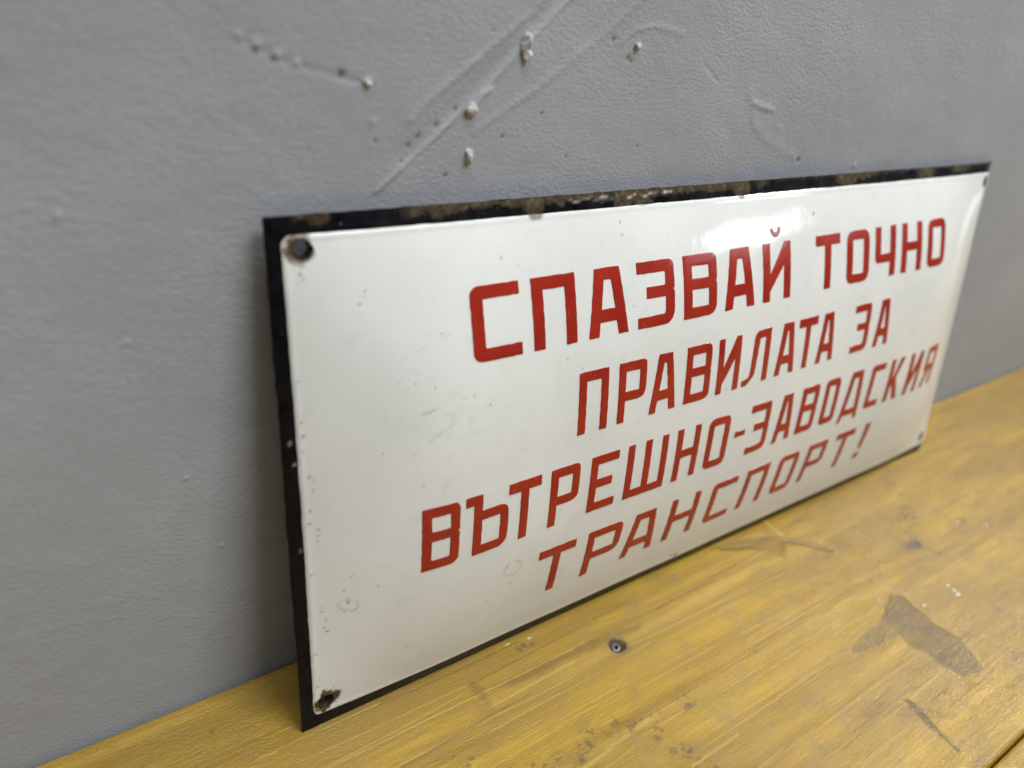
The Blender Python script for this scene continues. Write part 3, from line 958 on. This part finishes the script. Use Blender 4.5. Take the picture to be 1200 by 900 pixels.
    grey = np.maximum(grey, .22 * np.exp(-(edge / .9) ** 2) * np.clip((fbm(U, V, 240, 671, 3) - .4) * 4, 0, 1))
    solid('white_enamel_field', U, V, keep, hb, 0.00016, 0.00030, M_WHITE, {'rust': rust, 'dark': dark, 'grey': grey}, ridge)

    # ---- lettering: every character a raised layer of red enamel
    def rounded(pts, seg=5):
        out = []
        n_ = len(pts)
        for i in range(n_):
            p = pts[i]
            x, y = p[0], p[1]
            r = p[2] if len(p) > 2 else 0.28
            a = np.array(pts[i - 1][:2], float)
            b = np.array(pts[(i + 1) % n_][:2], float)
            c = np.array((x, y), float)
            da, db = a - c, b - c
            la, lb = np.linalg.norm(da), np.linalg.norm(db)
            rr = min(r, la * .48, lb * .48)
            pa, pb = c + da / la * rr, c + db / lb * rr
            ns = 2 if rr < 0.5 else seg
            for k_ in range(ns + 1):
                t = k_ / ns
                out.append((1 - t) ** 2 * pa + 2 * t * (1 - t) * c + t * t * pb)
        return out

    def dens(loop, step=1.6):
        out = []
        for i in range(len(loop)):
            a, b = loop[i], loop[(i + 1) % len(loop)]
            n_ = max(1, int(np.linalg.norm(b - a) / step))
            for k_ in range(n_):
                out.append(a + (b - a) * k_ / n_)
        return out

    def inset(loop, d):
        L = np.array(loop)
        nxt = np.roll(L, -1, 0)
        prv = np.roll(L, 1, 0)
        e1 = L - prv
        e2 = nxt - L
        n1 = np.stack([-e1[:, 1], e1[:, 0]], -1) / (np.linalg.norm(e1, axis=1)[:, None] + 1e-9)
        n2 = np.stack([-e2[:, 1], e2[:, 0]], -1) / (np.linalg.norm(e2, axis=1)[:, None] + 1e-9)
        m = n1 + n2
        m /= (np.linalg.norm(m, axis=1)[:, None] + 1e-9)
        k_ = 1 / np.clip((m * n1).sum(1), .6, 1)
        return L + m * (d * k_)[:, None]

    def area2(L):
        L = np.array(L)
        x, y = L[:, 0], L[:, 1]
        return np.sum(x * np.roll(y, -1) - y * np.roll(x, -1))

    H0 = 0.00016

    def letter(shapes, u0, v0, name='letter'):
        """shapes: list of (outer, [holes]) in mm relative to (u0,v0)"""
        verts, faces, fills = [], [], []
        jit = rng.uniform(0, 99)
        for outer, holes in shapes:
            loops = []
            for k_, lp in enumerate([outer] + holes):
                lp = dens(rounded(lp))
                if (area2(lp) > 0) != (k_ == 0):
                    lp = lp[::-1]
                lp = np.array(lp)
                lp = lp + 0.045 * np.stack([np.sin(lp[:, 1] * 2.3 + jit) + np.sin(lp[:, 1] * 5.1 + jit), np.sin(lp[:, 0] * 2.7 + jit) + np.sin(lp[:, 0] * 6.1 + 2 * jit)], -1)
                loops.append(lp)
            tops = []
            for lp in loops:
                prof = [(0.0, -0.00005), (0.04, 0.00012), (0.12, 0.00019), (0.24, 0.00020)]
                prev = None
                for (dd, hh) in prof:
                    q = inset(lp, dd)
                    s0 = len(verts)
                    for a in q:
                        verts.append((a[0], a[1], hh))
                    cur = list(range(s0, s0 + len(q)))
                    if prev:
                        for i in range(len(q)):
                            j = (i + 1) % len(q)
                            faces.append((prev[i], prev[j], cur[j], cur[i]))
                    prev = cur
                tops.append(prev)
            fills.append(tops)
        bm = bmesh.new()
        bv = [bm.verts.new((a * 1e-3, b * 1e-3, c)) for a, b, c in verts]
        for f in faces:
            try:
                bm.faces.new([bv[i] for i in f])
            except ValueError:
                pass
        for tops in fills:
            ed = []
            for t in tops:
                for i in range(len(t)):
                    a, b_ = bv[t[i]], bv[t[(i + 1) % len(t)]]
                    ed.append(bm.edges.get((a, b_)) or bm.edges.new((a, b_)))
            bmesh.ops.triangle_fill(bm, edges=ed, use_beauty=True, use_dissolve=False, normal=(0, 0, 1))
        for f in bm.faces:
            f.normal_update()
            if f.normal.z < 0:
                f.normal_flip()
        xs_ = [v.co.x for v in bm.verts]
        ys_ = [v.co.y for v in bm.verts]
        for ax, lo, hi in ((0, min(xs_), max(xs_)), (1, min(ys_), max(ys_))):
            x = lo + 0.002
            while x < hi:
                co = (x, 0, 0) if ax == 0 else (0, x, 0)
                no = (1, 0, 0) if ax == 0 else (0, 1, 0)
                bmesh.ops.bisect_plane(bm, geom=bm.verts[:] + bm.edges[:] + bm.faces[:], plane_co=co, plane_no=no, dist=1e-7)
                x += 0.002
        co = np.array([v.co[:] for v in bm.verts])
        uu, vv = co[:, 0] + u0 * 1e-3, co[:, 1] + v0 * 1e-3
        n_ = normals(uu, vv)
        P = np.stack([uu, vv, wsurf(uu, vv)], -1) + n_ * (co[:, 2] + H0)[:, None]
        for v, p_ in zip(bm.verts, P):
            v.co = p_
        me = bpy.data.meshes.new(name)
        bm.to_mesh(me)
        bm.free()
        for p_ in me.polygons:
            p_.use_smooth = True
        me.materials.append(M_RED)
        o = bpy.data.objects.new(name, me)
        COL.objects.link(o)
        o.parent = sgn
        return o

    def G(ch, w, h, s, b):
        R = .28 * w
        m = .54 * h
        if ch == 'С':
            return [([(0, 0, R * .7), (w, 0), (w, b), (s, b, .5), (s, h - b, .5), (w, h - b), (w, h), (0, h, R * .7)], [])]
        if ch == 'П':
            return [([(0, 0), (s, 0), (s, h - b), (w - s, h - b), (w - s, 0), (w, 0), (w, h), (0, h)], [])]
        if ch == 'А':
            t = .19 * w if w > 14 else .245 * w
            L = lambda y: t * y / h
            y0, y1 = .21 * h, .21 * h + b * 1.1
            return [([(0, 0), (s, 0), (s + L(y0), y0), (w - s - L(y0), y0), (w - s, 0), (w, 0), (w - t, h), (t, h)],
                     [[(s + L(y1), y1), (w - s - L(y1), y1), (w - s - L(h - b), h - b), (s + L(h - b), h - b)]])]
        if ch == 'З':
            return [([(0, 0), (w, 0, R * 1.1), (w, m - .3, R * .35), (w - .05 * w, m, .3), (w, m + .3, R * .35), (w, h, R * .6), (0, h), (0, h - b), (w - s, h - b, .6), (w - s, m + b * .45, .5),
                      (.24 * w, m + b * .45), (.24 * w, m - b * .55), (w - s, m - b * .55, .5), (w - s, b, 1.2), (0, b * .95)], [])]
        if ch == 'В':
            return [([(0, 0), (w, 0, R * .9), (w, m - .3, R * .35), (w - .05 * w, m, .3), (w, m + .3, R * .35), (w, h, R * .7), (0, h)],
                     [[(s, b), (w - s, b), (w - s, m - b * .5), (s, m - b * .5)], [(s, m + b * .5), (w - s, m + b * .5), (w - s, h - b), (s, h - b)]])]
        if ch in 'ИЙ':
            r = [([(0, 0), (s, 0), (s, .17 * h), (w - s, .60 * h), (w - s, 0), (w, 0), (w, h), (w - s, h), (w - s, .97 * h), (s, .47 * h), (s, h), (0, h)], [])]
            if ch == 'Й':
                c = w / 2 - .3
                y = h + 4.6
                o_ = [(c + 2.9 * math.cos(a), y + 2.9 * math.sin(a), 0.05) for a in np.linspace(math.radians(178), math.radians(368), 13)]
                i_ = [(c + 1.5 * math.cos(a), y + .2 + 1.5 * math.sin(a), 0.05) for a in np.linspace(math.radians(368), math.radians(178), 13)]
                r.append((o_ + i_, []))
            return r
        if ch == 'Т':
            c = w / 2
            b2 = b * 1.1
            return [([(c - s / 2, 0), (c + s / 2, 0), (c + s / 2, h - b2), (w, h - b2), (w, h), (0, h), (0, h - b2), (c - s / 2, h - b2)], [])]
        if ch == 'О':
            return [([(0, 0, R), (w, 0, R), (w, h, R), (0, h, R)], [[(s, b, .5), (w - s, b, .5), (w - s, h - b, .5), (s, h - b, .5)]])]
        if ch == 'Ч':
            y = .29 * h
            return [([(w - s, 0), (w, 0), (w, h), (w - s, h), (w - s, y + b), (s, y + b, .5), (s, h), (0, h), (0, y, R * .7), (w - s, y)], [])]
        if ch == 'Н':
            y = .44 * h
            return [([(0, 0), (s, 0), (s, y), (w - s, y), (w - s, 0), (w, 0), (w, h), (w - s, h), (w - s, y + b), (s, y + b), (s, h), (0, h)], [])]
        if ch == 'Р':
            y = .36 * h
            return [([(0, 0), (s, 0), (s, y), (w, y, R), (w, h, R * .6), (0, h)], [[(s, y + b), (w - s, y + b), (w - s, h - b), (s, h - b)]])]
        if ch == 'Л':
            a = .37 * w
            return [([(0, 0), (.20 * w, 0, .8), (.27 * w + s, .16 * h, 1.6), (a + s, h - b, .4), (w - s, h - b), (w - s, 0), (w, 0), (w, h), (a, h, R * .8), (.29 * w, .2 * h, 1.8), (.22 * w, .13 * h, .8), (0, .11 * h)], [])]
        if ch == 'Е':
            y = .5 * h
            return [([(0, 0), (w, 0), (w, b), (s, b), (s, y - b / 2), (.82 * w, y - b / 2), (.82 * w, y + b / 2), (s, y + b / 2), (s, h - b), (w, h - b), (w, h), (0, h)], [])]
        if ch == 'Ш':
            c = w / 2
            return [([(0, 0), (w, 0), (w, h), (w - s, h), (w - s, b), (c + s / 2, b), (c + s / 2, h), (c - s / 2, h), (c - s / 2, b), (s, b), (s, h), (0, h)], [])]
        if ch == 'Ъ':
            a = .18 * w
            y = .73 * h
            return [([(a, 0), (w, 0, R), (w, y, R * .8), (a + s, y), (a + s, h), (0, h), (0, h - b), (a, h - b)], [[(a + s, b), (w - s, b), (w - s, y - b), (a + s, y - b)]])]
        if ch == '-':
            return [([(0, 0), (w, 0), (w, b), (0, b)], [])]
        if ch == 'Д':
            fy = -2.8
            t1, t2 = .25 * w, .17 * w
            Lf = lambda y: t1 * (y - fy) / (h - fy)
            Rf = lambda y: w - t2 * (y - fy) / (h - fy)
            return [([(0, fy), (s * .8, fy), (s * .9 + Lf(0) * .5, 0), (Rf(0) - s * .8, 0), (w - s * .8, fy), (w, fy), (Rf(h), h), (Lf(h), h, 1.5)],
                     [[(Lf(b) + s, b), (Rf(b) - s, b), (Rf(h - b) - s, h - b), (Lf(h - b) + s, h - b)]])]
        if ch == 'К':
            return [([(0, 0), (s, 0), (s, .30 * h), (.37 * w, .41 * h), (w - s * 1.15, 0), (w, 0), (.58 * w, .56 * h), (w, h), (w - s * 1.15, h), (s, .50 * h), (s, h), (0, h)], [])]
        if ch == 'Я':
            y = .40 * h
            return [([(w - s, 0), (w, 0), (w, h), (0, h, R * .7), (0, y, R * .8), (.25 * w, y), (0, 0), (s, 0), (.25 * w + s, y), (w - s, y)],
                     [[(s, y + b), (w - s, y + b), (w - s, h - b), (s, h - b)]])]
        if ch == '!':
            return [([(w * .18, .29 * h), (w * .82, .29 * h), (w, h), (0, h)], []), ([(0.2, 0), (w - .2, 0), (w - .2, b * 1.1), (.2, b * 1.1)], [])]

    rows = [
        (108.5, 20.4, 4.15, 3.6, [('С', 51.2, 16.4), ('П', 71.7, 16.2), ('А', 92.4, 16.2), ('З', 112.6, 16.4), ('В', 133.3, 16.5), ('А', 154.0, 16.0), ('Й', 174.7, 16.4),
                                 ('Т', 207.0, 15.8), ('О', 227.4, 15.8), ('Ч', 247.6, 15.2), ('Н', 267.5, 15.8), ('О', 288.2, 15.8)]),
        (78.5, 20.3, 3.1, 3.15, [('П', 88.7, 12.0), ('Р', 105.0, 12.2), ('А', 119.4, 12.5), ('В', 135.9, 12.6), ('И', 152.1, 12.3), ('Л', 166.6, 15.0), ('А', 186.2, 12.0), ('Т', 199.0, 12.2),
                                ('А', 212.7, 11.9), ('З', 237.2, 11.6), ('А', 253.7, 11.2)]),
        (48.2, 20.7, 3.1, 3.2, [('В', 34.3, 12.0), ('Ъ', 48.1, 15.5), ('Т', 63.3, 12.4), ('Р', 79.5, 11.9), ('Е', 96.0, 12.0), ('Ш', 112.1, 19.0), ('Н', 135.5, 12.1), ('О', 152.0, 12.0),
                                ('З', 176.1, 12.4), ('А', 193.2, 11.7), ('В', 208.8, 11.9), ('О', 225.1, 10.6), ('Д', 240.0, 14.8), ('С', 259.2, 10.5), ('К', 274.4, 11.0), ('И', 290.8, 11.4), ('Я', 307.4, 12.0)]),
        (19.4, 19.4, 3.25, 3.1, [('Т', 78.3, 15.9), ('Р', 99.6, 16.0), ('А', 118.6, 15.9), ('Н', 139.9, 15.7), ('С', 162.5, 14.8), ('П', 183.0, 14.9), ('О', 204.6, 14.0), ('Р', 224.8, 14.2), ('Т', 245.6, 14.4), ('!', 267.6, 4.2)]),
    ]
    for v0, h, s, b, items in rows:
        for ch, u0, w in items:
            letter(G(ch, w, h, s, b), u0, v0)
    letter(G('-', 6.1, 2.4, 2.4, 2.4), 167.7, 57.8, 'hyphen')
    return sgn


build_wall()
build_table()
build_sign()
